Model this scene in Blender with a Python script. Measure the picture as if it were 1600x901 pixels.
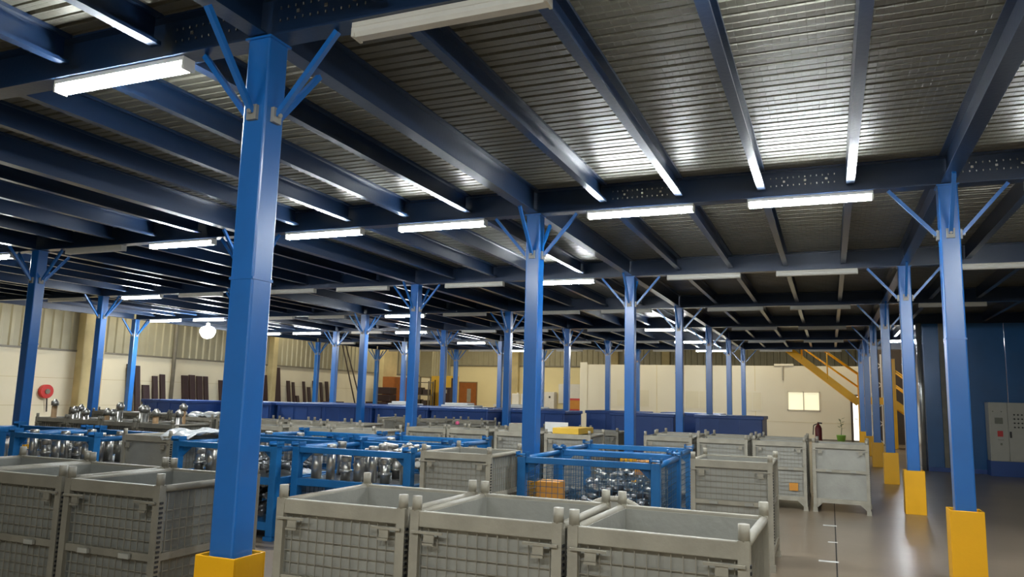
import bpy, math, random
from mathutils import Matrix, Vector
random.seed(7)
for o in list(bpy.data.objects): bpy.data.objects.remove(o)
SC = bpy.context.scene
COL = SC.collection
# ------------------------------------------------------------------ camera
CR = (0.9241104799448129, 0.38128085928665834, 0.025391478842220365)
CU = (0.030863315664514054, -0.14070407971700896, 0.9895705218412593)
CW = (-0.38087698355553073, 0.9136888246512688, 0.14179370615447967)
camd = bpy.data.cameras.new('camera'); cam = bpy.data.objects.new('camera', camd); COL.objects.link(cam)
camd.sensor_width = 36; camd.lens = 1191.34/1600*36; camd.clip_end = 200
cam.matrix_world = Matrix(((CR[0], CU[0], -CW[0], 0), (CR[1], CU[1], -CW[1], 0), (CR[2], CU[2], -CW[2], 1.49876), (0, 0, 0, 1)))
SC.camera = cam
# ------------------------------------------------------------------ world, exposure
wd = bpy.data.worlds.new('night'); SC.world = wd; wd.use_nodes = True
wd.node_tree.nodes['Background'].inputs[0].default_value = (0.30, 0.38, 0.50, 1)
wd.node_tree.nodes['Background'].inputs[1].default_value = 0.02
SC.view_settings.view_transform = 'Standard'; SC.view_settings.look = 'None'
SC.view_settings.gamma = 1; SC.view_settings.use_curve_mapping = False
SC.view_settings.exposure = 0.95
LAMP = 85.0          # radiance of a lit batten
HALL = 95.0          # radiance of a high-bay lens
# ------------------------------------------------------------------ layout
XR, Y0, WB, SP, ZB, ZD = 1.0857, 3.4648, 4.1725, 4.6, 3.596, 3.88
def CX(i): return XR+WB*i
def CY(j): return Y0+SP*j
XL, YBK, YOF, XRT, YFR = -22.5, 44.0, 35.0, 9.5, -7.0
JMAX = 6
X0M, X1M = CX(-5), CX(2)-.4

# ------------------------------------------------------------------ materials
def mat(name, col, rough=.5, metal=0, noise=0, nscale=8, bump=0, bscale=60, coat=0, emit=None, es=0, dark=.6, spec=None):
    m = bpy.data.materials.new(name); m.use_nodes = True
    nt = m.node_tree; b = nt.nodes['Principled BSDF']
    b.inputs['Base Color'].default_value = (*col, 1); b.inputs['Roughness'].default_value = rough
    b.inputs['Metallic'].default_value = metal
    if coat: b.inputs['Coat Weight'].default_value = coat; b.inputs['Coat Roughness'].default_value = .22
    if spec is not None: b.inputs['Specular IOR Level'].default_value = spec
    if emit: b.inputs['Emission Color'].default_value = (*emit, 1); b.inputs['Emission Strength'].default_value = es
    tc = nt.nodes.new('ShaderNodeTexCoord')
    if noise:
        n = nt.nodes.new('ShaderNodeTexNoise'); n.inputs['Scale'].default_value = nscale; n.inputs['Detail'].default_value = 5
        r = nt.nodes.new('ShaderNodeMapRange'); r.inputs[1].default_value = .3; r.inputs[2].default_value = .7
        mx = nt.nodes.new('ShaderNodeMix'); mx.data_type = 'RGBA'
        nt.links.new(tc.outputs['Object'], n.inputs['Vector']); nt.links.new(n.outputs[0], r.inputs[0])
        r.inputs[3].default_value = 0; r.inputs[4].default_value = noise
        nt.links.new(r.outputs[0], mx.inputs[0])
        mx.inputs[6].default_value = (*col, 1); mx.inputs[7].default_value = (*[c*dark for c in col], 1)
        nt.links.new(mx.outputs[2], b.inputs['Base Color'])
    if bump:
        n2 = nt.nodes.new('ShaderNodeTexNoise'); n2.inputs['Scale'].default_value = bscale
        bp = nt.nodes.new('ShaderNodeBump'); bp.inputs['Strength'].default_value = bump; bp.inputs['Distance'].default_value = .02
        nt.links.new(tc.outputs['Object'], n2.inputs['Vector']); nt.links.new(n2.outputs[0], bp.inputs['Height'])
        nt.links.new(bp.outputs[0], b.inputs['Normal'])
    return m
M = {}
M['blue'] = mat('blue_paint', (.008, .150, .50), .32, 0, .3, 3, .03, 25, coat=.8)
M['beam'] = mat('beam_shaded_blue', (.012, .032, .080), .30, 0, .35, 2, .05, 30, coat=.3)  # column blue darkened in its colour to stand in for dim ceiling light
M['yellow'] = mat('yellow_paint', (.95, .47, .003), .42, 0, .25, 4, .05, 40, dark=.8)
M['lampwhite'] = mat('lamp_plastic', (.72, .69, .60), .5, 0, .3, 6)
M['lit'] = mat('lit_diffuser', (.9, .9, .9), .4, emit=(.90, .96, 1.0), es=LAMP)
M['unlit'] = mat('unlit_diffuser', (.74, .72, .64), .35, 0, .2, 9)
M['bulb'] = mat('bulb_glass', (.9, .9, .9), .4, emit=(1.0, 1.0, .97), es=160)
M['hall'] = mat('high_bay_lens', (.9, .9, .9), .4, emit=(1.0, .91, .70), es=HALL)
M['bin'] = mat('bin_grey_paint', (.38, .345, .265), .5, 0, .6, 7, .08, 50, dark=.62)
M['bindark'] = mat('darkened_bin_paint', (.20, .182, .138), .5, 0, .6, 7, .08, 50, dark=.6)  # bin paint darkened to carry shade on the left bins; also dark fittings
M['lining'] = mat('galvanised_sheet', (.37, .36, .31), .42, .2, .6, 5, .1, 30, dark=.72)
M['shadedlining'] = mat('shaded_sheet', (.20, .20, .175), .42, .2, .6, 5, .1, 30, dark=.72)  # galvanised lining with the left bins' shade put into its colour
M['wire'] = mat('grey_wire', (.32, .295, .235), .5, .2, .4, 10)
M['still'] = mat('stillage_blue', (.010, .135, .36), .38, 0, .5, 6, .08, 40, dark=.55)
M['stillwire'] = mat('stillage_wire', (.03, .09, .16), .5, .2)
M['steel'] = mat('bare_steel', (.52, .50, .45), .28, .85, .5, 12, dark=.6)
M['scrap'] = mat('oily_steel', (.15, .15, .15), .3, .7, .7, 14, .3, 20, dark=.4)
M['rust'] = mat('rusty_brown', (.30, .18, .08), .65, .1, .7, 9)
M['orange'] = mat('orange_card', (.62, .26, .03), .6, 0, .3, 6)
M['navy'] = mat('navy_plastic', (.020, .070, .26), .42, 0, .4, 3, .06, 12)
M['white'] = mat('white_matt', (.78, .77, .72), .6, 0, .2, 5)
M['cream'] = mat('cream_plaster', (.80, .70, .40), .75, 0, .3, 1.2, dark=.85)
M['wallwhite'] = mat('white_plaster', (.76, .70, .52), .75, 0, .5, .8, dark=.82)
M['office'] = mat('office_panel', (.63, .58, .44), .6, 0, .3, .6, dark=.88)
M['clad'] = mat('cladding_sheet', (.40, .37, .25), .5, .1, .5, 1.5, dark=.7)
M['pilaster'] = mat('concrete_pilaster', (.60, .50, .26), .8, 0, .7, 1.5, dark=.6)
M['maroon'] = mat('dark_maroon', (.035, .015, .017), .5, 0, .4, 5)
M['brown'] = mat('brown_wood', (.36, .115, .022), .5, 0, .5, 5, dark=.6)
M['darkred'] = mat('dark_red_paint', (.20, .022, .018), .45, 0, .3, 8)
M['red'] = mat('red_paint', (.55, .035, .03), .4, 0, .2, 6)
M['black'] = mat('black_rubber', (.02, .02, .02), .6, 0, .2, 8)
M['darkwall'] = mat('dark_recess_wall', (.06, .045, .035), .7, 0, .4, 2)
M['encl'] = mat('enclosure_blue', (.018, .11, .29), .22, .1, .4, 1.5, .35, 2.2, coat=.4)
M['cab'] = mat('cabinet_grey', (.42, .40, .33), .5, 0, .2, 5)
M['galv'] = mat('bright_galvanised', (.62, .62, .60), .25, .8, .4, 6, .1, 10)
M['green'] = mat('green_pot', (.16, .36, .05), .5, 0, .2, 6)
M['leaf'] = mat('dark_leaf', (.05, .09, .03), .5, 0, .3, 9)
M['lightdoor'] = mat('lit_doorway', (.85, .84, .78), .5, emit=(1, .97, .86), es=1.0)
M['litpane'] = mat('lit_window_pane', (.75, .72, .50), .4, emit=(1, .95, .66), es=.33)
M['pane'] = mat('dull_pane', (.60, .54, .37), .35, 0, .2, 1)
M['pink'] = mat('pink_plastic', (.8, .12, .25), .5, 0, .2, 6)
M['screen'] = mat('dark_display', (.16, .16, .12), .3, 0, .3, 20)
M['yellowcab'] = mat('yellow_cabinet', (.78, .48, .05), .5, 0, .3, 3)
M['roof'] = mat('roof_sheet', (.30, .30, .28), .6, 0, .3, 2)
# floor: worn glossy concrete
M['floor'] = mat('concrete_floor', (.275, .212, .145), .28, 0, .75, .7, .05, 6, dark=.62)
# deck: embossed galvanised planks
def deck_mat():
    m = mat('deck_sheet', (.185, .175, .132), .40, .25, .5, 1.2, dark=.7)
    nt = m.node_tree; b = nt.nodes['Principled BSDF']
    tc = nt.nodes.new('ShaderNodeTexCoord')
    br = nt.nodes.new('ShaderNodeTexBrick'); br.offset = .0; br.inputs['Scale'].default_value = 1
    br.inputs['Brick Width'].default_value = .055; br.inputs['Row Height'].default_value = .092
    br.inputs['Mortar Size'].default_value = .004; br.inputs['Mortar Smooth'].default_value = .6; br.inputs['Bias'].default_value = 0
    br.inputs['Color1'].default_value = (.35, .35, .35, 1); br.inputs['Color2'].default_value = (.9, .9, .9, 1); br.inputs['Mortar'].default_value = (0, 0, 0, 1)
    nz = nt.nodes.new('ShaderNodeTexNoise'); nz.inputs['Scale'].default_value = 7
    ad = nt.nodes.new('ShaderNodeMath'); ad.operation = 'ADD'
    bp = nt.nodes.new('ShaderNodeBump'); bp.inputs['Strength'].default_value = .55; bp.inputs['Distance'].default_value = .006
    nt.links.new(tc.outputs['Object'], br.inputs['Vector']); nt.links.new(tc.outputs['Object'], nz.inputs['Vector'])
    nt.links.new(br.outputs['Color'], ad.inputs[0]); nt.links.new(nz.outputs[0], ad.inputs[1])
    nt.links.new(ad.outputs[0], bp.inputs['Height']); nt.links.new(bp.outputs[0], b.inputs['Normal'])
    return m
M['deck'] = deck_mat()

# ------------------------------------------------------------------ mesh helpers
class MB:
    def __init__(s): s.v = []; s.f = []; s.sm = []
    def box(s, x0, x1, y0, y1, z0, z1):
        n = len(s.v)
        s.v += [(x0,y0,z0),(x1,y0,z0),(x1,y1,z0),(x0,y1,z0),(x0,y0,z1),(x1,y0,z1),(x1,y1,z1),(x0,y1,z1)]
        for q in ((0,3,2,1),(4,5,6,7),(0,1,5,4),(1,2,6,5),(2,3,7,6),(3,0,4,7)): s.f.append(tuple(n+k for k in q)); s.sm.append(0)
        return s
    def cbox(s, x, y, z, a, b, c): return s.box(x-a/2, x+a/2, y-b/2, y+b/2, z-c/2, z+c/2)
    def bar(s, p, q, w, h=None, up=(0,0,1)):
        h = h or w; p = Vector(p); q = Vector(q); d = (q-p).normalized(); u = Vector(up)
        if abs(d.dot(u)) > .98: u = Vector((0,1,0))
        a = d.cross(u).normalized(); b = a.cross(d)
        n = len(s.v)
        for P in (p, q):
            for i, j in ((-1,-1),(1,-1),(1,1),(-1,1)): s.v.append(tuple(P+a*(i*w/2)+b*(j*h/2)))
        for t in ((0,3,2,1),(4,5,6,7),(0,1,5,4),(1,2,6,5),(2,3,7,6),(3,0,4,7)): s.f.append(tuple(n+k for k in t)); s.sm.append(0)
        return s
    def tube(s, p, q, r, r2=None, n=12, cap=True):
        r2 = r if r2 is None else r2; p = Vector(p); q = Vector(q); d = (q-p).normalized()
        u = Vector((0,0,1)) if abs(d.z) < .9 else Vector((1,0,0))
        a = d.cross(u).normalized(); b = d.cross(a); k = len(s.v)
        for P, R in ((p, r), (q, r2)):
            for i in range(n):
                t = 2*math.pi*i/n; s.v.append(tuple(P+a*(R*math.cos(t))+b*(R*math.sin(t))))
        for i in range(n):
            j = (i+1) % n; s.f.append((k+i, k+n+i, k+n+j, k+j)); s.sm.append(1)
        if cap: s.f.append(tuple(k+i for i in range(n))); s.sm.append(0); s.f.append(tuple(k+n+i for i in range(n-1, -1, -1))); s.sm.append(0)
        return s
    def lathe(s, prof, c=(0,0,0), n=20):
        k = len(s.v)
        for r, z in prof:
            for i in range(n):
                t = 2*math.pi*i/n; s.v.append((c[0]+r*math.cos(t), c[1]+r*math.sin(t), c[2]+z))
        for m in range(len(prof)-1):
            for i in range(n):
                j = (i+1) % n; s.f.append((k+m*n+i, k+m*n+j, k+(m+1)*n+j, k+(m+1)*n+i)); s.sm.append(1)
        return s
    def extr(s, prof, axis, a, b, closed=True):
        # profile (u,z) extruded along axis 'x' or 'y'
        k = len(s.v); n = len(prof)
        for t in (a, b):
            for u, z in prof: s.v.append((t, u, z) if axis == 'x' else (u, t, z))
        for i in range(n if closed else n-1):
            j = (i+1) % n; s.f.append((k+i, k+j, k+n+j, k+n+i)); s.sm.append(0)
        if closed: s.f.append(tuple(k+i for i in range(n))); s.sm.append(0); s.f.append(tuple(k+n+i for i in range(n-1,-1,-1))); s.sm.append(0)
        return s
    def poly(s, pts, d):
        # extrude a polygon (list of 3d points) by vector d
        k = len(s.v); n = len(pts); d = Vector(d)
        s.v += [tuple(p) for p in pts]+[tuple(Vector(p)+d) for p in pts]
        for i in range(n): j = (i+1) % n; s.f.append((k+i, k+j, k+n+j, k+n+i)); s.sm.append(0)
        s.f.append(tuple(k+i for i in range(n))); s.sm.append(0); s.f.append(tuple(k+n+i for i in range(n-1,-1,-1))); s.sm.append(0)
        return s
    def mesh(s, name, m):
        me = bpy.data.meshes.new(name); me.from_pydata(s.v, [], s.f); me.update()
        if any(s.sm): me.polygons.foreach_set('use_smooth', [bool(x) for x in s.sm])
        me.materials.append(M[m]); return me
    def build(s, name, m, parent=None, kind=None, bevel=0):
        return link(name, s.mesh(name, m), parent, kind, bevel=bevel)
def link(name, me, parent=None, kind=None, loc=None, bevel=0):
    o = bpy.data.objects.new(name, me); COL.objects.link(o)
    if parent: o.parent = parent
    if loc: o.location = loc
    if kind: o['kind'] = kind
    if bevel:
        md = o.modifiers.new('bevel', 'BEVEL'); md.width = bevel; md.segments = 2; md.limit_method = 'ANGLE'
    return o
def tag(o, label, cat, group=None):
    o['label'] = label; o['category'] = cat
    if group: o['group'] = group
    return o
def thing(name, label, cat, loc=(0,0,0), rz=0, group=None):
    o = bpy.data.objects.new(name, None); COL.objects.link(o); o.location = loc; o.rotation_euler = (0,0,rz)
    o.empty_display_size = .1
    return tag(o, label, cat, group)
def struct(name): 
    o = bpy.data.objects.new(name, None); COL.objects.link(o); o['kind'] = 'structure'; return o
def put(kit, parent):
    for name, me, kind, subs, bev in kit:
        o = link(name, me, parent, kind, bevel=bev)
        for n2, m2 in subs: link(n2, m2, o)
def P(name, mb, m, kind=None, subs=(), bev=0): return (name, mb.mesh(name, m), kind, [(n, b.mesh(n, mm)) for n, b, mm in subs], bev)
ORD = ['first','second','third','fourth','fifth','sixth','seventh','eighth','ninth','tenth','eleventh','twelfth','thirteenth','fourteenth']

# ================================================================== SETTING
fl = MB().box(XL-.3, XRT+.3, YFR-.3, YBK+.3, -.2, 0).build('floor', 'floor', kind='structure')
for x in (0.012, 4.2):
    MB().box(x-.006, x+.006, 6.2, 30, .0004, .002).build('floor_joint', 'black', fl)
for x, y, a, b in ((-.05, 10.78, .16, .07), (-.06, 8.33, .18, .06), (-.02, 9.5, .1, .05), (-.9, 14.1, .12, .06)):
    MB().box(x-a/2, x+a/2, y-b/2, y+b/2, .0005, .003).build('tape_mark', 'white', fl)
# left wall: plastered base, profiled cladding above
wl = struct('wall_left')
MB().box(XL-.3, XL, YFR, YBK, 0, 2.63).build('plaster_base', 'wallwhite', wl)
MB().box(XL-.3, XL+.05, YFR, YBK, 2.61, 2.67).build('ledge', 'bindark', wl)
for z in (.9, 1.75): MB().box(XL-.01, XL+.003, YFR, YBK, z, z+.012).build('joint_line', 'pilaster', wl)
def clad_profile(a, b, pitch=.33, d=.045):
    pr = []; t = a
    while t < b-1e-6:
        pr += [(t, 0), (t+pitch*.55, 0), (t+pitch*.65, d), (t+pitch*.9, d)]; t += pitch
    pr.append((min(t, b), 0)); return pr
def cladding(name, axis, a, b, off, z0, z1, parent, sgn, pitch=.33):
    # one sheet of about 1 m per part so that laps show
    n = max(1, round((b-a)/1.98)); st = (b-a)/n
    for k in range(n):
        mb = MB(); pr = clad_profile(a+k*st, a+(k+1)*st, st/6)
        kk = len(mb.v)
        for z in (z0, z1):
            for t, d in pr: mb.v.append((off+sgn*d, t, z) if axis == 'y' else (t, off+sgn*d, z))
        m = len(pr)
        for i in range(m-1): mb.f.append((kk+i, kk+i+1, kk+m+i+1, kk+m+i)); mb.sm.append(0)
        mb.build(name, 'clad', parent)
cladding('cladding_sheet', 'y', 8, YBK, XL+.0, 2.67, 6.8, wl, 1)
MB().box(XL-.3, XL, YFR, 8, 2.67, 6.8).build('upper_wall', 'clad', wl)
MB().box(XL-.3, XL-.02, 8, YBK, 2.67, 6.8).build('backing', 'clad', wl)
for y0, y1 in ((17.45, 18.25), (35.5, 36.9), (26.6, 26.9)):
    MB().box(XL, XL+.32, y0, y1, 0, 6.8).build('pilaster', 'pilaster', wl, bevel=.02)
MB().tube((XL+.1, 21.4, 0), (XL+.1, 21.4, 6.5), .07).build('drain_pipe', 'bindark', wl)
# back wall
wb = struct('wall_back')
MB().box(XL, XRT, YBK, YBK+.3, 0, 3.45).build('plaster_base', 'cream', wb)
cladding('cladding_sheet', 'x', XL, 2, YBK-.02, 3.45, 6.8, wb, -1)
MB().box(XL, XRT, YBK, YBK+.3, 3.45, 6.8).build('backing', 'clad', wb)
MB().box(XL, 2, YBK-.08, YBK, 3.42, 3.48).build('ledge', 'bindark', wb)
for x in (-17.9, -11.6, -8.6): MB().box(x-.22, x+.22, YBK-.3, YBK, 0, 6.8).build('pilaster', 'pilaster', wb, bevel=.02)
# right and front walls (behind the camera / out of frame), roof
MB().box(XRT, XRT+.3, YFR, YBK, 0, 6.8).build('wall_right', 'wallwhite', kind='structure')
MB().box(XL, XRT, YFR-.3, YFR, 0, 6.8).build('wall_front', 'wallwhite', kind='structure')
MB().box(XL-.3, XRT+.3, YFR-.3, YBK+.3, 6.8, 7).build('ceiling_roof', 'roof', kind='structure')
# office partition
wo = struct('wall_office')
OX0, OX1, OH = -10.92, .78, 3.16
segs = [(OX0, -1.69), (-.385, OX1)]
for a, b in segs: MB().box(a, b, YOF, YOF+.12, 0, OH).build('panel', 'office', wo)
MB().box(-1.69, -.385, YOF, YOF+.12, 0, 1.27).build('panel', 'office', wo)
MB().box(-1.69, -.385, YOF, YOF+.12, 2.08, OH).build('panel', 'office', wo)
MB().box(OX0, OX0+.12, YOF, YBK, 0, OH).build('side_panel', 'office', wo)
MB().box(OX0+.05, OX1+.6, YOF+.1, YBK, OH-.05, OH).build('office_roof', 'office', wo)
MB().box(OX0-.03, OX0+.32, YOF-.05, YOF, 0, OH+.1).build('corner_post', 'office', wo)
for x in (-7.3, -5.1, -3.0): MB().box(x-.012, x+.012, YOF-.006, YOF, 0, OH).build('panel_joint', 'pilaster', wo)
MB().box(-1.88, -1.83, YOF-.05, YOF, 2.55, OH).build('conduit', 'bin', wo)
MB().box(-2.2, -1.4, YOF-.04, YOF+.05, OH, OH+.09).build('cable_tray', 'office', wo)
MB().box(OX1, 1.36, YOF, YOF+.12, 1.98, OH).build('panel', 'office', wo)
MB().box(OX0, 1.36, YOF-.015, YOF, 0, .12).build('skirting', 'bindark', wo)
MB().box(OX0, 1.3, YOF-.006, YOF, .78, .79).build('panel_joint', 'pilaster', wo)
w1 = struct('window_1')
m = MB(); 
for a in (-1.69, -1.06, -.43): m.box(a, a+.045, YOF-.02, YOF+.08, 1.27, 2.08)
m.box(-1.69, -.385, YOF-.02, YOF+.08, 1.27, 1.31).box(-1.69, -.385, YOF-.02, YOF+.08, 2.04, 2.08); m.build('window_frame', 'office', w1)
for a in (-1.645, -1.015): MB().box(a, a+.585, YOF+.02, YOF+.03, 1.31, 2.04).build('pane', 'litpane', w1)
for k, (x0, x1, lit) in enumerate(((-6.05, -4.75, 1), (-3.55, -2.7, 1), (-9.2, -7.6, 0))):
    w = struct('window_%d' % (k+2))
    MB().box(x0, x1, YOF-.012, YOF+.0, 1.2, 2.05).build('window_frame', 'office', w)
    c = (x0+x1)/2
    for a, b in ((x0+.05, c-.02), (c+.02, x1-.05)): MB().box(a, b, YOF-.018, YOF-.010, 1.25, 2.0).build('pane', 'pane', w)
d1 = struct('door_1')
MB().box(OX1, OX1+.09, YOF-.04, YOF+.14, 0, 1.98).build('door_frame', 'darkwall', d1)
MB().box(1.30, 1.36, YOF-.04, YOF+.14, 0, 1.98).build('door_frame', 'darkwall', d1)
MB().box(OX1, 1.36, YOF-.04, YOF+.14, 1.92, 1.99).build('door_frame', 'darkwall', d1)
MB().box(OX1+.09, 1.30, YOF+.05, YOF+.09, 0, 1.92).build('door_leaf', 'lightdoor', d1)
MB().bar((OX1+.12, YOF-.03, 1.0), (OX1+.27, YOF-.03, 1.0), .03).build('door_handle', 'black', d1)
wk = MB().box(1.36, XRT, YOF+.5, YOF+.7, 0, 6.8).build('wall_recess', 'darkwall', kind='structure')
# back-wall door with narrow window
d2 = struct('door_2')
MB().box(-21.75, -20.6, YBK-.06, YBK, 0, 2.36).build('door_leaf', 'brown', d2)
MB().box(-21.82, -20.53, YBK-.03, YBK, 0, 2.43).build('door_frame', 'rust', d2)
MB().box(-21.22, -20.95, YBK-.07, YBK-.055, 1.15, 2.0).build('pane', 'lining', d2)

# ================================================================== MEZZANINE (the ceiling seen from below)
ce = struct('ceiling')
def isec(c, w, z0, z1, t=.012, tw=.01):
    return [(c-w/2, z0), (c+w/2, z0), (c+w/2, z0+t), (c+tw/2, z0+t), (c+tw/2, z1-t), (c+w/2, z1-t), (c+w/2, z1), (c-w/2, z1), (c-w/2, z1-t), (c-tw/2, z1-t), (c-tw/2, z0+t), (c-w/2, z0+t)]
def csec(c, w, z0, z1, t=.006, lip=.025):
    a, b = c-w/2, c+w/2
    return [(a, z0), (b, z0), (b, z0+lip), (b-t, z0+lip), (b-t, z0+t), (a+t, z0+t), (a+t, z1-t), (b-t, z1-t), (b-t, z1-lip), (b, z1-lip), (b, z1), (a, z1)]
MB().box(X0M-.4, X1M, Y0-SP-.4, CY(JMAX)+.1, 3.965, 4.02).build('light_blocking_board', 'roof', ce)  # unseen board added over the deck to stop light leaking through plank gaps
# cross beams along X over each column line (one piece per bay)
cb = {}
for j in range(-1, JMAX+1):
    for i in range(-5, 2):
        a, b = CX(i), min(CX(i+1), X1M)
        key = round(b-a, 3)
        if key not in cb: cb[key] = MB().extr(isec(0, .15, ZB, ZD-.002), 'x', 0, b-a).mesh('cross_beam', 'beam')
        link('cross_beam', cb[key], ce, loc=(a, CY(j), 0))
# beams along the column rows
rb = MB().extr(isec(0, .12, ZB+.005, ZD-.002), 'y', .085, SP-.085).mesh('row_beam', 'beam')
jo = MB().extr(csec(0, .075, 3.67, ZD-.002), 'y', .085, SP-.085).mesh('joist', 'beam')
for i in range(-5, 2):
    for j in range(-1, JMAX):
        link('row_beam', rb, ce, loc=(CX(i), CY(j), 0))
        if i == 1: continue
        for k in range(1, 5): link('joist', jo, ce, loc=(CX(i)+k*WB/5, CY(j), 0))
# bright steel studs stand in for lit slot rows on the near beams
bt = MB()
for k in range(12): 
    bt.cbox(-.33+k*.055, 0, .03, .008, .010, .016); bt.cbox(-.33+k*.055, 0, -.05, .008, .010, .016)
for k in (-1, 0, 1): bt.cbox(k*.2, 0, -.01, .022, .012, .022)
btm = bt.mesh('slot_stud_row', 'galv')
for j, i, ks in ((1, -1, (1, 3)), (1, 0, (0,)), (0, -1, (0,)), (0, -2, (4,))):
    if True:
        for k in ks:
            o = link('slot_stud_row', btm, ce, 'stuff', loc=(CX(i)+(k+.5)*WB/5, CY(j)-.012, 3.77))
# deck planks: pans with upturned edges, ribs between
PW = .2
def plank_mesh(L, n=1):
    mb = MB()
    for q in range(n):
        y = q*PW; t = .003
        pr = [(y+.006, ZD+.045), (y+.02, ZD), (y+PW*.46, ZD), (y+PW*.49, ZD+.018), (y+PW*.53, ZD+.018), (y+PW*.56, ZD), (y+PW-.02, ZD), (y+PW-.006, ZD+.045),
              (y+PW-.006, ZD+.05), (y+.006, ZD+.05)]
        mb.extr(pr, 'x', 0, L)
    return mb
pl1 = plank_mesh(WB).mesh('deck_plank', 'deck')
def deck_bay(i, y0, y1, single):
    L = min(CX(i+1), X1M)-CX(i); n = int(round((y1-y0)/PW))
    if single:
        for q in range(n): link('deck_plank', pl1, ce, loc=(CX(i), y0+q*PW, 0))
    else:
        me = plank_mesh(L, n).mesh('deck_planking', 'deck'); link('deck_planking', me, ce, 'stuff', loc=(CX(i), y0, 0))
YA = CY(0)-SP
ns = 0
for i in range(-5, 2):
    if i in (0, -1, -2): rng = (3.8, 17.0)
    elif i == -3: rng = (6.8, 17.0)
    else: rng = None
    if i == 0: pass
    if rng:
        deck_bay(i, YA, rng[0], False) if rng[0] > YA else None
        deck_bay(i, rng[0], rng[1], True); deck_bay(i, rng[1], CY(JMAX), False)
    else: deck_bay(i, YA, CY(JMAX), False)

# ================================================================== COLUMNS
CW2 = .165
def column_kit(guard):
    k = []
    sh = MB(); h = CW2/2
    sh.box(-h, h, -h, h, .01, ZB)
    k.append(P('shaft', sh, 'blue', bev=.012))
    k.append(P('cap_plate', MB().box(-.095, .095, -.095, .095, ZB-.014, ZB-.001), 'blue'))
    k.append(P('seam', MB().box(-h-.004, h+.004, -h-.004, h+.004, 2.13, 2.145), 'blue'))
    for dx, dy in ((1,0),(-1,0),(0,1),(0,-1)):
        p = (dx*(h+.02), dy*(h+.02), 3.12); q = (dx*.50, dy*.50, ZB-.01)
        b = MB().bar(p, q, .033, .033, up=(dy, dx, 0))
        c = MB().cbox(dx*(h+.012), dy*(h+.012), 3.12, .07 if dx == 0 else .024, .07 if dy == 0 else .024, .09)
        c.tube((dx*(h+.03), dy*(h+.03), 3.12), (dx*(h+.05), dy*(h+.05), 3.12), .014, n=6)
        k.append(P('knee_brace', b, 'blue', subs=[('bracket', c, 'lining')]))
    g = MB(); a, t, H = .135, .012, .612
    g.box(-a, a, -a+.01, -a+.01+t, 0, H).box(-a, a, a-.01-t, a-.01, 0, H).box(-a, -a+t, -a+.01+t, a-.01-t, 0, H).box(a-t, a, -a+.01+t, a-.01-t, 0, H)
    if guard: k.append(P('base_guard', g, 'yellow', bev=.004))
    k.append(P('base_plate', MB().box(-.115, .115, -.11, .11, 0, .014), 'blue'))
    return k
ck = column_kit(True)
ROWN = {0: 'right-hand row beside the blue enclosure', -1: 'row that starts with the big foreground column', -2: 'second row left of the foreground column', -3: 'third row left of the foreground column', -4: 'fourth row left of the foreground column', -5: 'leftmost row beside the plastered wall'}
colset = {0: range(1, 7), -1: range(0, 7), -2: range(1, 7), -3: range(1, 7), -4: range(2, 7), -5: range(3, 7)}
for i, js in colset.items():
    for n, j in enumerate(js):
        if i == -1 and j == 0: lb = 'big blue steel column with yellow base guard in the left foreground'
        elif i == 0 and j == 1: lb = 'nearest blue column at the right with tall yellow guard on grey floor'
        elif n == len(js)-1: lb = 'farthest blue steel column of the %s' % ROWN[i]
        else: lb = 'blue steel column, %s nearest of the %s' % (ORD[n], ROWN[i])
        t = thing('steel_column', lb, 'column', (CX(i), CY(j), 0), 0, 'blue mezzanine columns'); put(ck, t)

# ================================================================== LAMPS
def lamp_kit(on):
    k = []
    k.append(P('housing', MB().box(-.59, .59, -.05, .05, -.032, 0), 'lampwhite', bev=.004))
    d = MB().extr([(-.045, -.032), (-.045, -.06), (-.03, -.082), (.03, -.082), (.045, -.06), (.045, -.032)], 'x', -.575, .575)
    k.append(P('diffuser', d, 'lit' if on else 'unlit'))
    k.append(P('end_cap', MB().box(-.592, -.575, -.047, .047, -.084, -.03), 'lampwhite'))
    k.append(P('end_cap', MB().box(.575, .592, -.047, .047, -.084, -.03), 'lampwhite'))
    return k
kon, koff = lamp_kit(True), lamp_kit(False)
BAYN = {0: 'right of the right-hand column row', -1: 'between the foreground column row and the right-hand row', -2: 'in the first bay left of the foreground column row', -3: 'in the second bay left of the foreground column row', -4: 'in the third bay left of the foreground column row', -5: 'in the bay nearest the left wall'}
ON = {(0,-1,1), (0,0,0), (0,-2,1), (1,-1,0), (1,-1,1), (1,-2,0), (1,-2,1), (1,-3,1), (1,-4,1), (1,0,0), (2,-2,1), (2,-4,0), (3,-3,0), (3,-5,0), (4,-2,1), (4,-4,1), (4,-5,0), (4,-5,1), (5,-2,1), (5,-4,1), (5,0,0), (6,-2,1), (6,-4,1)}
SKIP = {(0,0,1), (1,0,1), (2,0,1), (0,-3,0), (0,-4,0), (0,-4,1), (0,-5,0), (0,-5,1), (1,-4,0), (1,-5,0), (1,-5,1), (2,-5,0), (3,0,1), (4,0,1), (5,0,1), (6,0,1), (0,-2,0), (6,0,0), (4,0,0)}
for j in range(0, JMAX+1):
    nr = 0
    for i in range(0, -6, -1):
        for k in (1, 0):
            if (j, i, k) in SKIP: continue
            on = (j, i, k) in ON
            lb = '%s batten lamp under the %s nearest cross beam, %s from the right' % ('lit white' if on else 'unlit pale', ORD[j], ORD[nr])
            nr += 1
            t = thing('batten_lamp', lb, 'lamp', (CX(i)+(1.22 if k == 0 else 2.95), CY(j), ZB-.001), 0, 'batten lamps under the beams')
            put(kon if on else koff, t)
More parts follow.
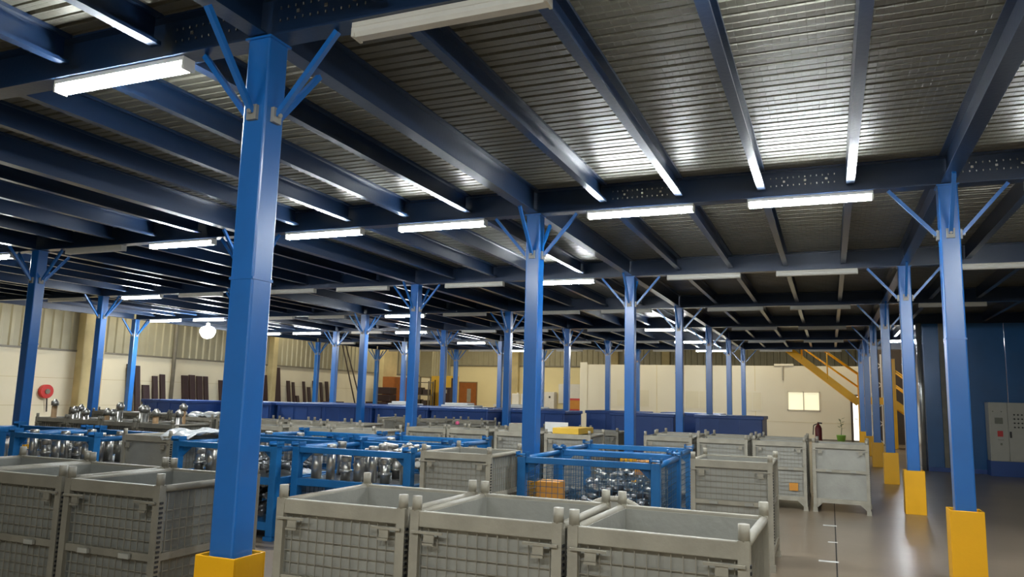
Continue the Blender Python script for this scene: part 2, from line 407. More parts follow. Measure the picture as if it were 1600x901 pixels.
# the same lamps go on behind the photographer
for i, k in ((-1, 0), (0, 0), (-2, 1), (-1, 1)):
    t = thing('batten_lamp', 'lit white batten lamp behind the photographer, %s from the right' % ORD[{(0,0):0,(-1,1):1,(-1,0):2,(-2,1):3}[(i,k)]], 'lamp', (CX(i)+(1.22 if k == 0 else 2.95), CY(-1), ZB-.001), 0, 'batten lamps under the beams'); put(kon, t)
# round hanging lamp
gx, gy, gz = -16.75, 17.15, 3.2
t = thing('globe_lamp', 'dazzling round lamp hanging under the mezzanine left of the foreground column', 'lamp', (gx, gy, gz))
MB().lathe([(.0, -.22), (.09, -.20), (.16, -.15), (.21, -.05), (.22, .02), (.18, .09), (.10, .13), (.05, .14)]).build('bulb', 'bulb', t)
MB().lathe([(.05, .135), (.055, .15), (.055, .22), (.03, .25), (.0, .25)]).build('socket', 'lampwhite', t)
MB().tube((0, 0, .24), (0, 0, ZB-gz+.06), .01, n=6).build('cord', 'black', t)
# high-bay lamps in the open strips of the hall beside and behind the mezzanine
hk = [P('reflector', MB().lathe([(.06, .30), (.12, .26), (.24, .1), (.28, 0)]), 'lining'), P('lens', MB().lathe([(.27, .0), (.18, -.03), (.0, -.04)]), 'hall'),
      P('hook_rod', MB().tube((0, 0, .28), (0, 0, .8), .012, n=6), 'black')]
for n, (x, y) in enumerate(((-21.3, 12), (-21.3, 19.5), (-21.3, 27), (-21.2, 34), (-20, 40), (-15.5, 40), (-8, 33.2), (-3, 33.2), (-12.5, 33.4), (1.5, 33.4))):
    t = thing('high_bay_lamp', 'round high bay lamp under the hall roof, %s along the open strip beside the mezzanine' % ORD[n], 'lamp', (x, y, 6.0), 0, 'high bay lamps'); put(hk, t)

# ================================================================== MESH BINS
BW, BD, BH = .745, .81, .97
def bin_kit(paint='bin', sheet=False, lin='lining'):
    k = []; w, d = BW/2, BD/2; p = .045
    for sx in (-1, 1):
        for sy in (-1, 1):
            x, y = sx*(w-p/2), sy*(d-p/2)
            k.append(P('post', MB().cbox(x, y, (.06+BH)/2, p, p, BH-.06), paint, subs=[('post_cap', MB().tube((x, y, BH-.004), (x, y, BH+.062), .0235, .0225, n=12), paint)]))
            f = MB().cbox(x, y, .035, .060, .075, .05).cbox(x, y, .008, .068, .095, .016)
            f.poly([(x-sx*p/2, y-.01, .16), (x-sx*.14, y-.01, .16), (x-sx*p/2, y-.01, .05)], (0, .02, 0))
            k.append(P('foot', f, paint))
    iw, idp = w-p, d-p
    for sy in (-1, 1):
        y = sy*(d-.022)
        k.append(P('top_rail', MB().box(-iw-.01, iw+.01, y-.016, y+.016, BH-.075, BH-.004), paint, bev=.004))
        k.append(P('bottom_rail', MB().box(-iw-.01, iw+.01, y-.018, y+.018, .13, .19), paint))
        k.append(P('mid_rail', MB().box(-iw-.008, iw+.008, y-.012, y+.012, .56, .60), paint))
    for sx in (-1, 1):
        x = sx*(w-.022)
        k.append(P('top_rail', MB().tube((x, -idp-.01, BH-.022), (x, idp+.01, BH-.022), .02, n=10), paint))
        k.append(P('bottom_rail', MB().box(x-.018, x+.018, -idp-.01, idp+.01, .13, .19), paint))
        k.append(P('mid_rail', MB().box(x-.012, x+.012, -idp-.008, idp+.008, .56, .60), paint))
    for sy in (-1, 1):
        y = sy*(d-.045)
        k.append(P('lining_panel', MB().box(-iw-.02, iw+.02, y-.002, y+.002, .16, BH-.02), lin))
    for sx in (-1, 1):
        x = sx*(w-.045)
        k.append(P('lining_panel', MB().box(x-.002, x+.002, -idp-.02, idp+.02, .16, BH-.02), lin))
    k.append(P('base_sheet', MB().box(-iw-.02, iw+.02, -idp-.02, idp+.02, .145, .16), 'lining'))
    R = .0022
    if not sheet:
        for sy in (-1, 1):
            mb = MB(); y = sy*(d-.030)
            z = .22
            while z < BH-.09: mb.box(-iw, iw, y-R, y+R, z-R, z+R); z += .055
            x = -iw+.04
            while x < iw: mb.box(x-R, x+R, y-R+sy*2*R, y+R+sy*2*R, .16, BH-.075); x += .05
            k.append(P('wire_mesh', mb, 'wire' if paint == 'bin' else 'bindark', 'stuff'))
    for sx in (-1, 1):
        mb = MB(); x = sx*(w-.028)
        z = .22
        while z < BH-.09: mb.box(x-R, x+R, -idp, idp, z-R, z+R); z += .055
        y = -idp+.04
        while y < idp: mb.box(x-R+sx*2*R, x+R+sx*2*R, y-R, y+R, .16, BH-.05); y += .05
        k.append(P('wire_mesh', mb, 'wire' if paint == 'bin' else 'bindark', 'stuff'))
        # comb of slotted lugs on the post flank
        cmb = MB(); z = .25
        while z < .88: cmb.cbox(sx*(w+.001), -d+.018, z, .010, .022, .012); z += .026
        k.append(P('post_comb', cmb, 'black', 'stuff'))
    y = -d-.004
    for sx in (-1, 1):
        l = MB().bar((sx*(iw+.03), y-.008, BH-.095), (sx*(iw-.13), y-.008, BH-.095), .011)
        l.cbox(sx*(iw-.06), y-.002, BH-.118, .05, .010, .04).cbox(sx*(iw-.06), y-.010, BH-.145, .055, .012, .010)
        k.append(P('latch', l, paint))
        k.append(P('hinge', MB().cbox(sx*.16, y-.002, .578, .075, .02, .026), 'lining'))
    return k
bk, bkd, bks = bin_kit('bin'), bin_kit('bindark', False, 'shadedlining'), bin_kit('bin', True)  # second kit is the same bin with shade in its colours
NB = 0
def bin_(x, y, label, kit=None, rz=0, group='grey mesh bins on the floor', z=0):
    t = thing('mesh_bin', label, 'bin', (x, y, z), rz, group); put(kit or bk, t); return t
# front row: Y of front posts about 3.22
bin_(-.67, 3.60, 'beige grey mesh bin with galvanised lining, rightmost of the nearest row', rz=-.02)
bin_(-1.455, 3.625, 'beige grey mesh bin with galvanised lining, middle of the three in the nearest row')
bin_(-2.235, 3.635, 'beige grey mesh bin just right of the foreground column, nearest row')
bin_(-3.80, 3.66, 'shade-toned grey mesh bin just left of the foreground column base', bkd)
bin_(-4.60, 3.68, 'shade-toned grey mesh bin at the left edge of the photo, nearest row', bkd)
bin_(-5.40, 3.72, 'shade-toned grey mesh bin with its rear corner showing at the left edge, nearest row', bkd)
bin_(-3.33, 7.08, 'grey mesh bin between the two blue stillage groups, left of the second column')
bin_(-.88, 7.95, 'tall-standing grey mesh bin with drop flap right of the blue stillages')
bin_(-7.28, 7.05, 'grey sheet bin between the left blue stillages', bks)
bin_(.13, 12.47, 'grey bin with plain shiny sheet panels, beside the right column row', bks, -.05)
# r row
for n, x in enumerate((-.715, -1.53, -2.35)):
    t = bin_(x, 12.47, 'grey mesh bin, %s leftward of the sheet-panelled bin in its row' % ORD[n])
    if n == 0: MB().box(.13, .25, -.392, -.386, .27, .38).build('faded_sticker', 'orange', t)
for n, x in enumerate((-.72, -1.55, -2.4)):
    bin_(x, 13.6, 'grey mesh bin, %s from the right in the row behind the sheet-panelled bin' % ORD[n])
# k row
for n, x in enumerate((-3.75, -4.62, -5.5, -6.3)):
    bin_(x, 11.75+.05*n, 'grey mesh bin, %s leftward of the column in the long row behind the blue stillages' % ORD[n])
for n, x in enumerate((-8.1, -8.95, -9.8, -10.65, -11.5)):
    bin_(x, 12.1, 'grey mesh bin, %s from the right of the row in the middle distance left' % ORD[n])
for n, x in enumerate((-3.72, -4.62, -5.55, -6.5, -7.4)):
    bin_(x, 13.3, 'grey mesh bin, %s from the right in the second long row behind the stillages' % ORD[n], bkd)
for n, x in enumerate((-7.6, -8.5, -9.6)):
    bin_(x, 16.2, 'grey mesh bin, %s from the right in front of the navy containers' % ORD[n])
for n, x in enumerate((-12.4, -13.3, -14.2, -15.1, -16.0)):
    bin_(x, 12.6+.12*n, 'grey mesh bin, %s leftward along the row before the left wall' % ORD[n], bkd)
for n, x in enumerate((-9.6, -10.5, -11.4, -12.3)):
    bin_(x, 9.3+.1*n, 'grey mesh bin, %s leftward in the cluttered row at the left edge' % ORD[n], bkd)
for n, x in enumerate((-8.3, -7.4, -6.6)):
    bin_(x, 10.2, 'grey mesh bin, %s leftward behind the left blue stillages' % ORD[n])

# ================================================================== BLUE STILLAGES
def stillage_kit(W, D, H, shelf=None):
    k = []; w, d, p = W/2, D/2, .085
    for sx in (-1, 1):
        for sy in (-1, 1):
            x, y = sx*(w-p/2), sy*(d-p/2)
            cup = MB().cbox(x, y, H+.02, .11, .11, .012).box(x-.055, x-.045, y-.055, y+.055, H, H+.05).box(x+.045, x+.055, y-.055, y+.055, H, H+.05)
            k.append(P('post', MB().cbox(x, y, H/2+.02, p, p, H-.04), 'still', subs=[('stacking_cup', cup, 'still')], bev=.005))
            g = MB().poly([(x-sx*p/2, y-sy*.03-.006, H-.06), (x-sx*(p/2+.13), y-sy*.03-.006, H-.06), (x-sx*p/2, y-sy*.03-.006, H-.17)], (0, .012, 0))
            k.append(P('gusset', g, 'still'))
            k.append(P('foot', MB().cbox(x, y, .02, .11, .11, .04), 'still'))
    for sy in (-1, 1):
        y = sy*(d-.035)
        k.append(P('top_rail', MB().box(-w+p, w-p, y-.03, y+.03, H-.06, H), 'still', bev=.006))
        k.append(P('bottom_rail', MB().box(-w+p, w-p, y-.03, y+.03, .10, .18), 'still'))
        if shelf: k.append(P('mid_rail', MB().box(-w+p, w-p, y-.03, y+.03, shelf-.07, shelf), 'still'))
    for sx in (-1, 1):
        x = sx*(w-.035)
        k.append(P('top_rail', MB().tube((x, -d+p, H-.03), (x, d-p, H-.03), .03, n=10), 'still'))
        k.append(P('bottom_rail', MB().box(x-.03, x+.03, -d+p, d-p, .10, .18), 'still'))
        if shelf: k.append(P('mid_rail', MB().box(x-.03, x+.03, -d+p, d-p, shelf-.07, shelf), 'still'))
    k.append(P('base_plate', MB().box(-w+.04, w-.04, -d+.04, d-.04, .14, .165), 'still'))
    if shelf: k.append(P('shelf_plate', MB().box(-w+.06, w-.06, -d+.06, d-.06, shelf-.02, shelf-.008), 'scrap'))
    R = .002
    def wires(ax, s):
        mb = MB(); L = (w if ax == 'x' else d)-p; off = s*((d if ax == 'x' else w)-.04)
        z = .22
        while z < H-.06:
            mb.box(-L, L, off-R, off+R, z-R, z+R) if ax == 'x' else mb.box(off-R, off+R, -L, L, z-R, z+R); z += .06
        t = -L+.03
        while t < L:
            mb.box(t-R, t+R, off-R, off+R, .16, H-.05) if ax == 'x' else mb.box(off-R, off+R, t-R, t+R, .16, H-.05); t += .06
        return P('wire_mesh', mb, 'stillwire', 'stuff')
    if not shelf:
        for s in (-1, 1): k.append(wires('x', s)); k.append(wires('y', s))
    else: k.append(wires('x', 1))
    return k
sA = stillage_kit(1.42, 1.36, .92); sB = stillage_kit(1.42, 1.25, .94, .62)
def still(x, y, kit, label, rz=0):
    t = thing('blue_stillage', label, 'stillage', (x, y, 0), rz, 'blue steel stillages'); put(kit, t); return t
still(-2.22, 7.93, sA, 'blue steel stillage with mesh sides in the centre, before the second column', .03)
still(-2.33, 9.36, sA, 'blue steel stillage directly behind the central mesh-sided one', .02)
still(-4.50, 7.27, sB, 'blue steel stillage holding standing steel tubes, left of the grey bin')
still(-5.98, 7.10, sB, 'blue steel stillage just right of the foreground column')
still(-8.42, 6.95, sB, 'blue steel stillage of steel tubes at the left edge')
still(-9.95, 6.9, sB, 'blue steel stillage cut off by the left edge of the photo')
still(-4.9, 8.85, sB, 'blue steel stillage, right one of the second row behind the tubes')
still(-6.5, 8.8, sB, 'blue steel stillage, left one of the second row behind the tubes')

# contents: standing steel tubes on the shelf
def cyl_kit(h, r, flange):
    k = [P('body', MB().tube((0,0,0), (0,0,h), r, n=14), 'steel')]
    k.append(P('top_collar', MB().lathe([(r*.4, h+.001), (r*.4, h+.03), (r*1.0, h+.03), (r*1.12, h+.015), (r*1.12, h-.03), (r, h-.035)], n=14), 'steel'))
    if flange: k.append(P('flange', MB().tube((0,0,h*.35), (0,0,h*.35+.03), r*1.3, n=14), 'steel'))
    return k
cyls = [cyl_kit(.27, .055, False), cyl_kit(.22, .05, True), cyl_kit(.33, .045, False)]
NT = 0
PLN = {0: 'stillage left of the grey bin', 1: 'stillage by the foreground column', 2: 'left edge stillage', 3: 'stillage cut off at left', 4: 'right second-row stillage', 5: 'left second-row stillage'}
for s, (cx, cy, full) in enumerate(((-4.50, 7.27, 14), (-5.98, 7.10, 3), (-8.42, 6.95, 14), (-9.95, 6.9, 7), (-4.9, 8.85, 5), (-6.5, 8.8, 4))):
    for q in range(full):
        x = cx-.51+.17*(q % 7)+random.uniform(-.02, .02); y = cy+(-.42 if q < 7 else .02)+random.uniform(-.05, .06)
        t = thing('steel_tube', 'standing steel tube, %s in the %s row, %s' % (ORD[q % 7], 'front' if q < 7 else 'rear', PLN[s]), 'tube', (x, y, .612), 0, 'steel tubes in the stillages')
        put(cyls[(q*2+s) % 3], t)
# heaps of oily parts (uncountable small castings)
def heap(name, label, cx, cy, z0, w, d, h, n, mt, sz):
    mb = MB()
    for _ in range(n):
        a, b = random.uniform(-1, 1), random.uniform(-1, 1)
        x, y = cx+a*w/2*.9, cy+b*d/2*.9; zz = z0+sz*.5+random.random()*h*(1-.5*max(abs(a), abs(b)))
        ang = random.uniform(0, 6.28); L = sz*random.uniform(.6, 1.3)
        dz = random.uniform(-.35, .35)*L
        p = Vector((x, y, zz)); v = Vector((math.cos(ang)*L*.5, math.sin(ang)*L*.5, dz*.5))
        mb.tube(p-v, p+v, sz*random.uniform(.15, .3), n=7)
    o = mb.build(name, mt, kind='stuff'); return tag(o, label, 'metal parts')
heap('scrap_heap', 'heap of oily metal parts in the central blue stillage', -2.05, 7.98, .17, .85, 1.1, .38, 150, 'scrap', .16)
heap('scrap_heap', 'heap of bright metal parts in the stillage behind the central one', -2.33, 9.36, .17, 1.2, 1.1, .55, 150, 'steel', .14)
heap('scrap_heap', 'dark greasy parts under the shelf right of the foreground column', -5.98, 7.0, .17, 1.1, .9, .25, 110, 'scrap', .15)
heap('scrap_heap', 'dark parts on the shelf right of the foreground column', -5.95, 7.0, .612, 1.1, .9, .1, 70, 'scrap', .13)
heap('scrap_heap', 'loose steel parts lying on top of the tube stillage', -4.4, 7.5, .62, 1.1, .6, .30, 70, 'steel', .15)
# cardboard boxes seen in the central stillages
def carton(x, y, z, a, b, c, label, mt='orange', rz=0):
    t = thing('carton', label, 'box', (x, y, z), rz)
    MB().box(-a/2, a/2, -b/2, b/2, 0, c).build('body', mt, t, bevel=.004)
    MB().box(-a/2-.001, a/2+.001, -.02, .02, c, c+.002).build('tape', 'rust', t)
carton(-2.68, 7.6, .166, .24, .26, .50, 'orange box in the left part of the central blue stillage', 'orange', .1)
carton(-1.98, 9.0, .66, .26, .24, .15, 'orange box in the stillage behind the central one', 'orange')
carton(-3.78, 11.75, .968, .42, .80, .09, 'yellow carton lying on top of the bin behind the blue stillages', 'yellowcab')
t = tag(MB().box(-4.38, -3.98, 12.08, 12.10, .165, 1.12).build('white_board', 'white'), 'white sheet standing in the bin left of the yellow carton', 'board')
carton(-4.75, 11.9, .165, .3, .3, .92, 'tall grey carton standing in the bin left of the white sheet', 'bin', .1)
# machined shafts in the left clutter bins
for n in range(14):
    b = n % 4; x = -9.6-.9*b+(-.2, .2, -.05, .1)[n//4]; y = 9.3+.1*b+(-.2, -.12, .2, .05)[n//4]
    h = random.uniform(.95, 1.12)
    t = thing('shaft', 'metal shaft standing in the %s cluttered bin at left, %s shaft' % (ORD[b], ORD[n//4]), 'shaft', (x, y, .165), 0, 'shafts in the left bins')
    MB().tube((0,0,0), (0,0,h-.12), .045, n=10).build('body', 'rust' if n % 3 == 0 else 'steel', t)
    MB().lathe([(.02, h-.12), (.062, h-.11), (.062, h-.04), (.03, h-.02), (.03, h), (0, h)], n=10).build('head', 'steel', t)
def wrap(label, cx, cy, z, a, b):
    n = 12; mb = MB()
    for i in range(n+1):
        for j in range(n+1):
            u, v = i/n-.5, j/n-.5
            mb.v.append((cx+u*a, cy+v*b, z+.03*math.sin(9*u+5*v)*math.cos(7*v-3*u)+.015*math.sin(31*u-17*v)+.05-.5*max(0, abs(v)-.38)))
    for i in range(n):
        for j in range(n): q = i*(n+1)+j; mb.f.append((q, q+n+1, q+n+2, q+1)); mb.sm.append(1)
    o = mb.build('plastic_wrap', 'wrap'); md = o.modifiers.new('thick', 'SOLIDIFY'); md.thickness = .004
    tag(o, label, 'plastic wrap')
M['wrap'] = mat('shiny_white_wrap', (.75, .77, .76), .12, 0, .3, 5, coat=.6)
wrap('shiny white plastic wrap draped over the sheet bin left of the foreground column', -6.86, 7.05, .965, .46, .84)
wrap('shiny white plastic wrap on a far bin left of the foreground column', -11.5, 12.1, .985, .74, .7)
# hose loop lying on a bin behind the front row
mb = MB(); N = 22
pts = [(-1.2+.25*math.cos(math.pi*q/N), 4.55, .68+.24*math.sin(math.pi*q/N)) for q in range(N+1)]
for a, b in zip(pts, pts[1:]): mb.tube(a, b, .018, n=8, cap=False)
hb = thing('drum', 'grey round drum lid standing behind the gap of the nearest bins', 'drum', (0,0,0))
mb.build('rim', 'bin', hb)
MB().extr([(p[0], p[2]) for p in pts], 'y', 4.54, 4.56).build('lid', 'lining', hb)
MB().box(-1.45, -.95, 4.52, 4.58, 0, .69).build('body', 'lining', hb)

# ================================================================== NAVY CONTAINERS
def navy_kit(W, D, H):
    w, d = W/2, D/2; k = []
    k.append(P('body', MB().box(-w+.03, w-.03, -d+.03, d-.03, .1, H-.06), 'navy', bev=.02))
    k.append(P('rim', MB().box(-w, w, -d, d, H-.08, H), 'navy', bev=.012))
    for sy in (-1, 1):
        rb_ = MB(); n = 4
        for q in range(n): x = -w+.12+(W-.24)*q/(n-1); rb_.box(x-.025, x+.025, sy*(d-.035)-.02, sy*(d-.035)+.02, .12, H-.08)
        k.append(P('ribs', rb_, 'navy'))
    for sx in (-1, 1):
        for sy in (-1, 1): k.append(P('foot', MB().cbox(sx*(w-.12), sy*(d-.12), .05, .16, .16, .1), 'navy'))
    return k
nk = navy_kit(1.66, 1.5, 1.2)
navy = [(-2.32, 20.25), (-4.40, 20.0), (-7.05, 19.4), (-8.75, 18.4), (-10.45, 18.4), (-12.15, 18.4), (-13.85, 18.6), (-15.55, 18.45), (-17.3, 17.0)]
for n, (x, y) in enumerate(navy):
    t = thing('navy_container', 'navy blue container, %s from the right in the long row' % ORD[n], 'container', (x, y, 0), 0, 'navy containers'); put(nk, t)
for n, (x, y) in enumerate(((-3.7, 22.95), (-5.7, 22.1), (-8.35, 21.6), (-10.2, 20.6), (-12.2, 20.4), (-14.5, 20.6))):
    t = thing('navy_container', 'navy blue container, %s from the right in the row behind the first' % ORD[n], 'container', (x, y, 0), 0, 'navy containers'); put(nk, t)
# white foam sheets on the navy row
for n, (x, y, a, z) in enumerate(((-10.1, 20.6, 1.1, 1.2), (-8.4, 21.6, 1.2, 1.2), (-11.9, 20.4, .9, 1.2))):
    o = MB().box(x-a/2, x+a/2, y-.3, y+.3, z, z+.05).box(x-a/2+.1, x+a/2-.25, y-.25, y+.25, z+.05, z+.11).build('foam_sheet', 'white', bevel=.02)
    tag(o, 'white foam sheets lying on the %s navy container of the back row' % ('fourth', 'third', 'fifth')[n], 'foam')
tag(MB().lathe([(0, 0), (.035, 0), (.04, .025), (.03, .06), (.0, .07)], (-6.58, 13.25, .965), 12).build('pink_cap', 'pink'), 'small pink plastic cap lying on a bin in the middle', 'cap')

# ================================================================== LEFT WALL THINGS
hr = thing('hose_reel', 'red fire hose reel on the white plaster at the left', 'hose reel', (XL, 16.5, 1.33))
MB().tube((.02, 0, 0), (.16, 0, 0), .21, n=20).build('drum', 'red', hr)
MB().tube((.16, 0, 0), (.19, 0, 0), .08, n=14).build('hub', 'bindark', hr)
MB().bar((.1, .05, -.2), (.08, .10, -.62), .03).build('hose_end', 'black', hr)
MB().cbox(.01, 0, 0, .02, .2, .3).build('wall_plate', 'red', hr)
boards = [(19.5, .22, 2.32), (19.82, .22, 2.28), (20.25, .3, 1.62), (20.62, .22, 1.95), (20.95, .22, 2.02), (22.0, .3, 2.02), (22.35, .28, 2.05), (22.72, .28, 2.02), (23.05, .22, 2.02), (23.9, .28, 1.9), (24.3, .28, 1.85),
          (26.3, .5, 2.2), (27.15, .45, 2.55), (28.0, .2, 2.0), (28.35, .16, 1.95), (28.7, .2, 1.35), (29.1, .16, 2.0), (29.5, .2, 1.75), (29.9, .28, 2.05), (30.4, .18, 2.0), (30.85, .22, 2.05)]
for n, (y, wd_, h) in enumerate(boards):
    t = thing('dark_board', 'dark maroon board leaning on the left wall, %s of the %s cluster' % (ORD[n if n < 11 else n-11], 'near' if n < 11 else 'far'), 'board', (XL+.02, y, 0), 0, 'dark boards at the left wall')
    MB().poly([(.30, -wd_/2, 0), (.35, -wd_/2, 0), (.07, -wd_/2, h), (.02, -wd_/2, h)], (0, wd_, 0)).build('board', 'maroon', t)
    MB().poly([(.355, -wd_/2+.02, .02), (.362, -wd_/2+.02, .02), (.085, -wd_/2+.02, h-.05), (.078, -wd_/2+.02, h-.05)], (0, .025, 0)).build('edge_strip', 'darkwall', t)
for n, (y, dy) in enumerate(((31.8, .8), (32.1, 1.1))):
    tag(MB().tube((XL+.9, y+dy, 0), (XL+.2, y, 3.9), .035, n=8).build('leaning_pole', 'darkwall'), '%s thin dark pole leaning against the wall beside the pilaster' % ('left', 'right')[n], 'pole')
for n, (y, a, h) in enumerate(((30.35, .55, 1.5), (34.0, .72, 1.5), (35.0, .68, 1.9))):
    t = thing('crate_stack', 'stack of dark maroon crates, %s along the left wall beyond the boards' % ORD[n], 'crates', (XL+.9, y, 0))
    q = 0; z = 0
    while z+.38 <= h+.01:
        MB().box(-.4, .4, -a/2, a/2, z, z+.36).build('crate', 'maroon', t, bevel=.02); z += .38
cp = thing('wooden_cupboard', 'orange brown wooden cupboard standing near the far left corner', 'cupboard', (XL+.7, 36.25, 0))
MB().box(-.35, .35, -.8, .8, 0, 2.45).build('body', 'brown', cp)
for a in (-.78, .02): MB().box(.35, .38, a, a+.76, .1, 2.38).build('door', 'brown', cp)
# rack, panel and yellow cabinets before the back wall
rk = thing('shelf_rack', 'dark open shelf rack with boxes before the far left corner', 'shelf', (-21.1, 38.0, 0))
for x in (-.5, .5):
    for y in (-.25, .25): MB().cbox(x, y, 1.15, .06, .06, 2.3).build('upright', 'bindark', rk)
for z in (.3, .9, 1.5, 2.2): MB().box(-.5, .5, -.28, .28, z, z+.04).build('shelf', 'bindark', rk)
for n, (x, z, a, h) in enumerate(((-.25, .94, .4, .35), (.2, .94, .3, .3), (-.2, 1.54, .45, .4), (.25, 1.54, .3, .3), (0, .34, .6, .4))):
    tag(MB().box(-21.1+x-a/2, -21.1+x+a/2, 37.8, 38.2, z+.001, z+h).build('storage_box', 'scrap'), 'dark box on the shelf rack, %s of five' % ORD[n], 'box', 'boxes on the rack')
yc = thing('yellow_cabinet', 'tall yellow cabinet beside the dark shelf rack', 'cabinet', (-20.45, 39.2, 0))
MB().box(-.62, .55, -.3, .3, 0, 2.62).build('body', 'yellowcab', yc)
MB().box(-.4, -.34, -.32, -.3, .1, 2.4).build('handle_strip', 'maroon', yc)
MB().box(-.02, .02, -.31, -.3, .05, 2.5).build('door_gap', 'rust', yc)
yc = thing('yellow_cabinet', 'second yellow cabinet with a maroon machine box in front', 'cabinet', (-19.65, 38.6, 0))
MB().box(-.3, .32, -.3, .3, 0, 2.62).build('body', 'yellowcab', yc)
MB().box(.18, .26, -.33, -.3, .9, 2.5).build('side_strip', 'maroon', yc)
mc = thing('machine_box', 'dark maroon machine box before the second yellow cabinet', 'machine', (-19.5, 37.9, 0))
MB().box(-.26, .26, -.25, .25, .0, 1.97).build('body', 'maroon', mc, bevel=.02)
MB().box(-.15, .1, -.26, -.25, 1.65, 1.85).build('panel', 'lining', mc)
sg = thing('hanging_panel', 'beige board hanging high beside the rack', 'panel', (-22.05, 40.0, 0))
MB().box(-.4, .4, -.03, .03, 2.6, 4.6).build('sheet', 'clad', sg); MB().box(-.38, -.32, -.05, .05, 0, 2.6).build('leg', 'bindark', sg); MB().box(.32, .38, -.05, .05, 0, 2.6).build('leg', 'bindark', sg)
# things on / before the back wall between the column rows
tag(MB().box(-15.1, -13.5, YBK-.07, YBK-.01, 1.25, 2.4).build('white_board', 'white'), 'white board on the cream back wall left of the office', 'board')
lc = thing('white_cupboard', 'pale two-door cupboard at the back wall left of the white board', 'cupboard', (-15.75, YBK-.32, 0))
MB().box(-.55, .55, -.25, .25, 0, 1.9).build('body', 'white', lc)
for a in (-.53, .02): d_ = MB().box(a, a+.51, -.27, -.25, .05, 1.85).build('door', 'white', lc); MB().cbox(a+.25, -.28, 1.6, .1, .02, .12).build('vent', 'black', d_)
ob = thing('orange_box', 'orange red machine box beside the office corner', 'box', (-12.3, 38.5, 0))
MB().box(-.5, .5, -.4, .4, 0, 1.55).build('body', 'red', ob, bevel=.03); MB().box(-.45, .45, -.42, -.4, 1.0, 1.45).build('front_panel', 'orange', ob)
for n, x in enumerate((-17.55, -17.0, -16.45)):
    t = thing('canister', 'white canister on the pale bench, %s of three' % ('left', 'middle', 'right')[n], 'canister', (x+.33, 41.0, 1.12), 0, 'white canisters')
    MB().box(-.2, .2, -.15, .15, 0, .62).build('body', 'white', t, bevel=.03); MB().tube((.1, 0, .62), (.1, 0, .68), .05, n=10).build('cap', 'white', t)
bn = thing('bench', 'pale bench under the three white canisters', 'bench', (-16.7, 41, 0))
MB().box(-1.2, 1.2, -.4, .4, .98, 1.12).build('top', 'white', bn)
for x in (-1.1, 1.1):
    for y in (-.3, .3): MB().cbox(x, y, .49, .08, .08, .98).build('leg', 'bindark', bn)

# ================================================================== YELLOW STAIRCASE
st = thing('staircase', 'yellow steel staircase descending from the mezzanine edge before the office', 'staircase', (0, 0, 0))
sy0, sy1 = 31.9, 32.8
Ax, Az, Bx, Bz = -1.55, 3.74, 1.02, 1.64
for y in (sy0, sy1):
    MB().bar((Ax, y, Az), (Bx, y, Bz), .04, .26, up=(0, 0, 1)).build('stringer', 'yellow', st)
    MB().tube((Ax+.3, y, Az+.75), (Bx, y, Bz+1.1), .026).build('handrail', 'yellow', st)
    MB().tube((Ax+.3, y, Az+.25), (Bx, y, Bz+.6), .018).build('mid_handrail', 'yellow', st)
    for q in (.22, .58): 
        x = Ax+(Bx-Ax)*q; z = Az+(Bz-Az)*q; MB().tube((x, y, z), (x, y, z+1.08), .024).build('baluster', 'yellow', st)
    MB().cbox(1.04, y, 1.4, .07, .07, 2.8).build('landing_post', 'yellow', st)
    MB().cbox(2.22, y, 1.65, .12, .09, 3.3).build('landing_post', 'yellow', st)
    MB().bar((2.22, y, 1.66), (4.2, y, .1), .04, .24).build('stringer', 'yellow', st)
    for dz in (1.25, .7): MB().tube((2.22, y, 1.66+dz), (4.2, y, .1+dz), .028).build('handrail', 'yellow', st)
    MB().box(1.04, 2.22, y-.02, y+.02, 1.60, 1.86).build('landing_edge', 'yellow', st)
MB().box(1.04, 2.22, sy0, sy1, 1.60, 1.64).build('landing_plate', 'yellow', st)
for q in range(11):
    f_ = (q+.5)/11; x = Ax+(Bx-Ax)*f_; z = Az+(Bz-Az)*f_; MB().box(x-.13, x+.13, sy0+.02, sy1-.02, z-.015, z+.015).build('tread', 'yellow', st)
for q in range(8):
    f_ = (q+.5)/8; x = 2.22+1.98*f_; z = 1.66-1.56*f_; MB().box(x-.13, x+.13, sy0+.02, sy1-.02, z-.015, z+.015).build('tread', 'yellow', st)
lm = thing('lattice_mast', 'white lattice mast standing behind the right column row', 'mast', (1.72, 34.0, 0))
for x in (-.2, .2): MB().cbox(x, 0, 1.8, .05, .05, 3.6).build('upright', 'white', lm)
for q in range(9):
    z = .1+q*.38; s = 1 if q % 2 else -1; MB().bar((-.2*s, 0, z), (.2*s, 0, z+.38), .035).build('lattice_bar', 'white', lm)
MB().cbox(0, 0, .03, .7, .5, .06).build('foot_plate', 'bindark', lm)
# pot plant and fire extinguisher before the office
pp = thing('pot_plant', 'small leafy plant in a green pot before the office wall', 'plant', (.38, 34.55, 0))
MB().lathe([(0, 0), (.13, 0), (.18, .30), (.19, .33), (.16, .33), (.15, .29), (0, .29)]).build('pot', 'green', pp)
MB().tube((0, 0, .28), (.03, 0, .62), .014, n=6).tube((.03, 0, .62), (-.02, 0, .95), .011, n=6).build('stem', 'leaf', pp)
for q in range(9):
    a = q*2.4; z = .58+.05*q; L = .16
    c = Vector((.0+.02*math.cos(a), .02*math.sin(a), z)); d_ = Vector((math.cos(a), math.sin(a), .35)).normalized(); s_ = d_.cross(Vector((0,0,1))).normalized()
    MB().poly([tuple(c), tuple(c+d_*L*.5+s_*.045), tuple(c+d_*L), tuple(c+d_*L*.5-s_*.045)], (0, 0, .004)).build('leaf', 'leaf', pp)
fe = thing('fire_extinguisher', 'dark red fire extinguisher on a stand before the office wall', 'extinguisher', (-.32, 23.0, 0))
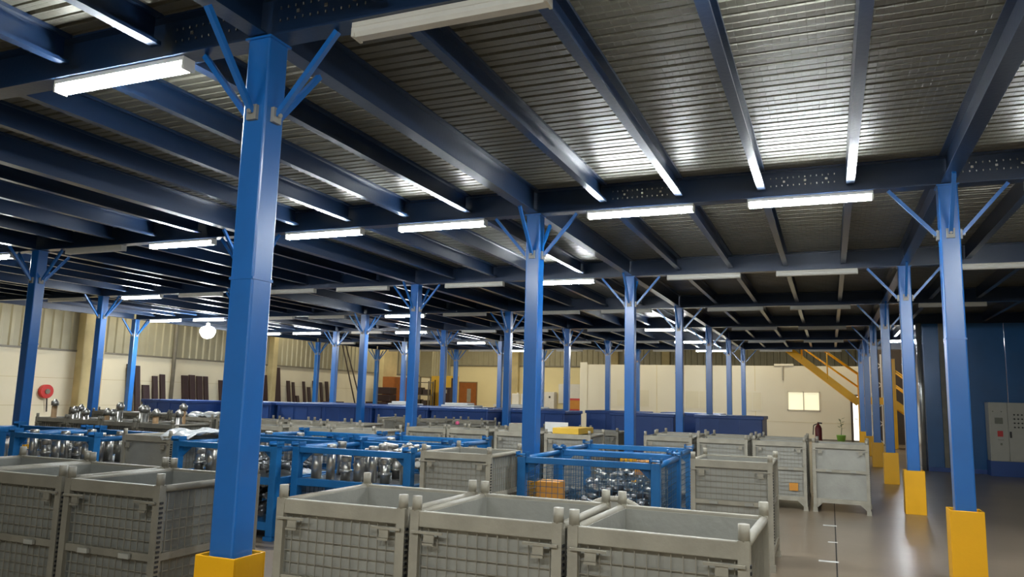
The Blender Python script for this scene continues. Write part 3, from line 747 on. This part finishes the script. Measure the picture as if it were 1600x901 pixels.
MB().lathe([(0, .42), (.085, .42), (.09, .46), (.09, .88), (.06, .96), (.03, .98), (.03, 1.02), (0, 1.02)]).build('cylinder', 'darkred', fe)
MB().bar((-.02, 0, 1.03), (.10, 0, 1.02), .04).build('valve', 'maroon', fe)
MB().tube((-.03, 0, 1.0), (-.12, 0, .96), .014, n=6).tube((-.12, 0, .96), (-.14, 0, .70), .014, n=6).build('hose', 'black', fe)
MB().cbox(0, 0, .21, .10, .10, .42).cbox(0, 0, .01, .3, .3, .02).build('stand', 'bindark', fe)

# ================================================================== BLUE ENCLOSURE AND CABINET
en = struct('wall_enclosure')
EX0, EX1, EY0, EY1 = 2.16, 7.6, 21.35, 24.6
xs = [EX0, 2.52, 2.62, 3.9, 5.1, 6.3, EX1]
for a, b in zip(xs, xs[1:]):
    if b-a < .15: MB().box(a, b, EY0+.0, EY0+.08, 0, 3.58).build('seam_strip', 'bindark', en); continue
    MB().box(a+.004, b-.004, EY0, EY0+.06, 0, 3.58).build('front_panel', 'encl', en, bevel=.006)
for a, b in ((EY0+.06, 22.9), (22.9, EY1)): MB().box(EX0, EX0+.05, a+.004, b-.004, 0, 3.58).build('side_panel', 'encl', en)
MB().tube((EX0-.07, EY0+.02, 0), (EX0-.07, EY0+.02, 3.59), .065, n=14).build('corner_pipe', 'galv', en)
MB().tube((EX0-.2, EY0+.25, 0), (EX0-.2, EY0+.25, 3.59), .035, n=10).build('corner_pipe', 'bindark', en)
MB().box(EX0, EX1, EY0-.03, EY0+.08, 0, .1).build('plinth', 'navy', en)
cc = thing('control_cabinet', 'grey electrical control cabinet on a navy plinth before the blue enclosure', 'cabinet', (3.4, 20.85, 0))
MB().box(0, 1.5, 0, .45, .34, 1.68).build('body', 'cab', cc, bevel=.01)
MB().box(-.02, 1.52, -.02, .47, 0, .34).build('plinth', 'navy', cc)
dl = MB().box(.02, .36, -.025, 0, .37, 1.60).build('door', 'cab', cc); dr = MB().box(.375, 1.48, -.025, 0, .37, 1.66).build('door', 'cab', cc)
MB().box(.11, .27, -.032, -.025, 1.19, 1.33).build('display', 'screen', dl)
MB().box(.15, .26, -.030, -.025, .90, 1.03).build('red_sticker', 'red', dl)
MB().box(.15, .27, -.030, -.025, .82, .83).build('label_line', 'screen', dl); MB().cbox(.215, -.03, .73, .04, .01, .05).build('keyhole', 'screen', dl)
for x in (.08, .25): MB().tube((x, -.025, 1.47), (x, -.04, 1.47), .014, n=8).build('indicator', 'screen', dl)
MB().cbox(.41, -.04, .95, .035, .03, .14).build('handle', 'black', dr)
for a in range(6):
    for b in range(4): MB().tube((.50+a*.075, -.025, 1.12+b*.095), (.50+a*.075, -.045, 1.12+b*.095), .018, n=8).build('push_button', 'black', dr)
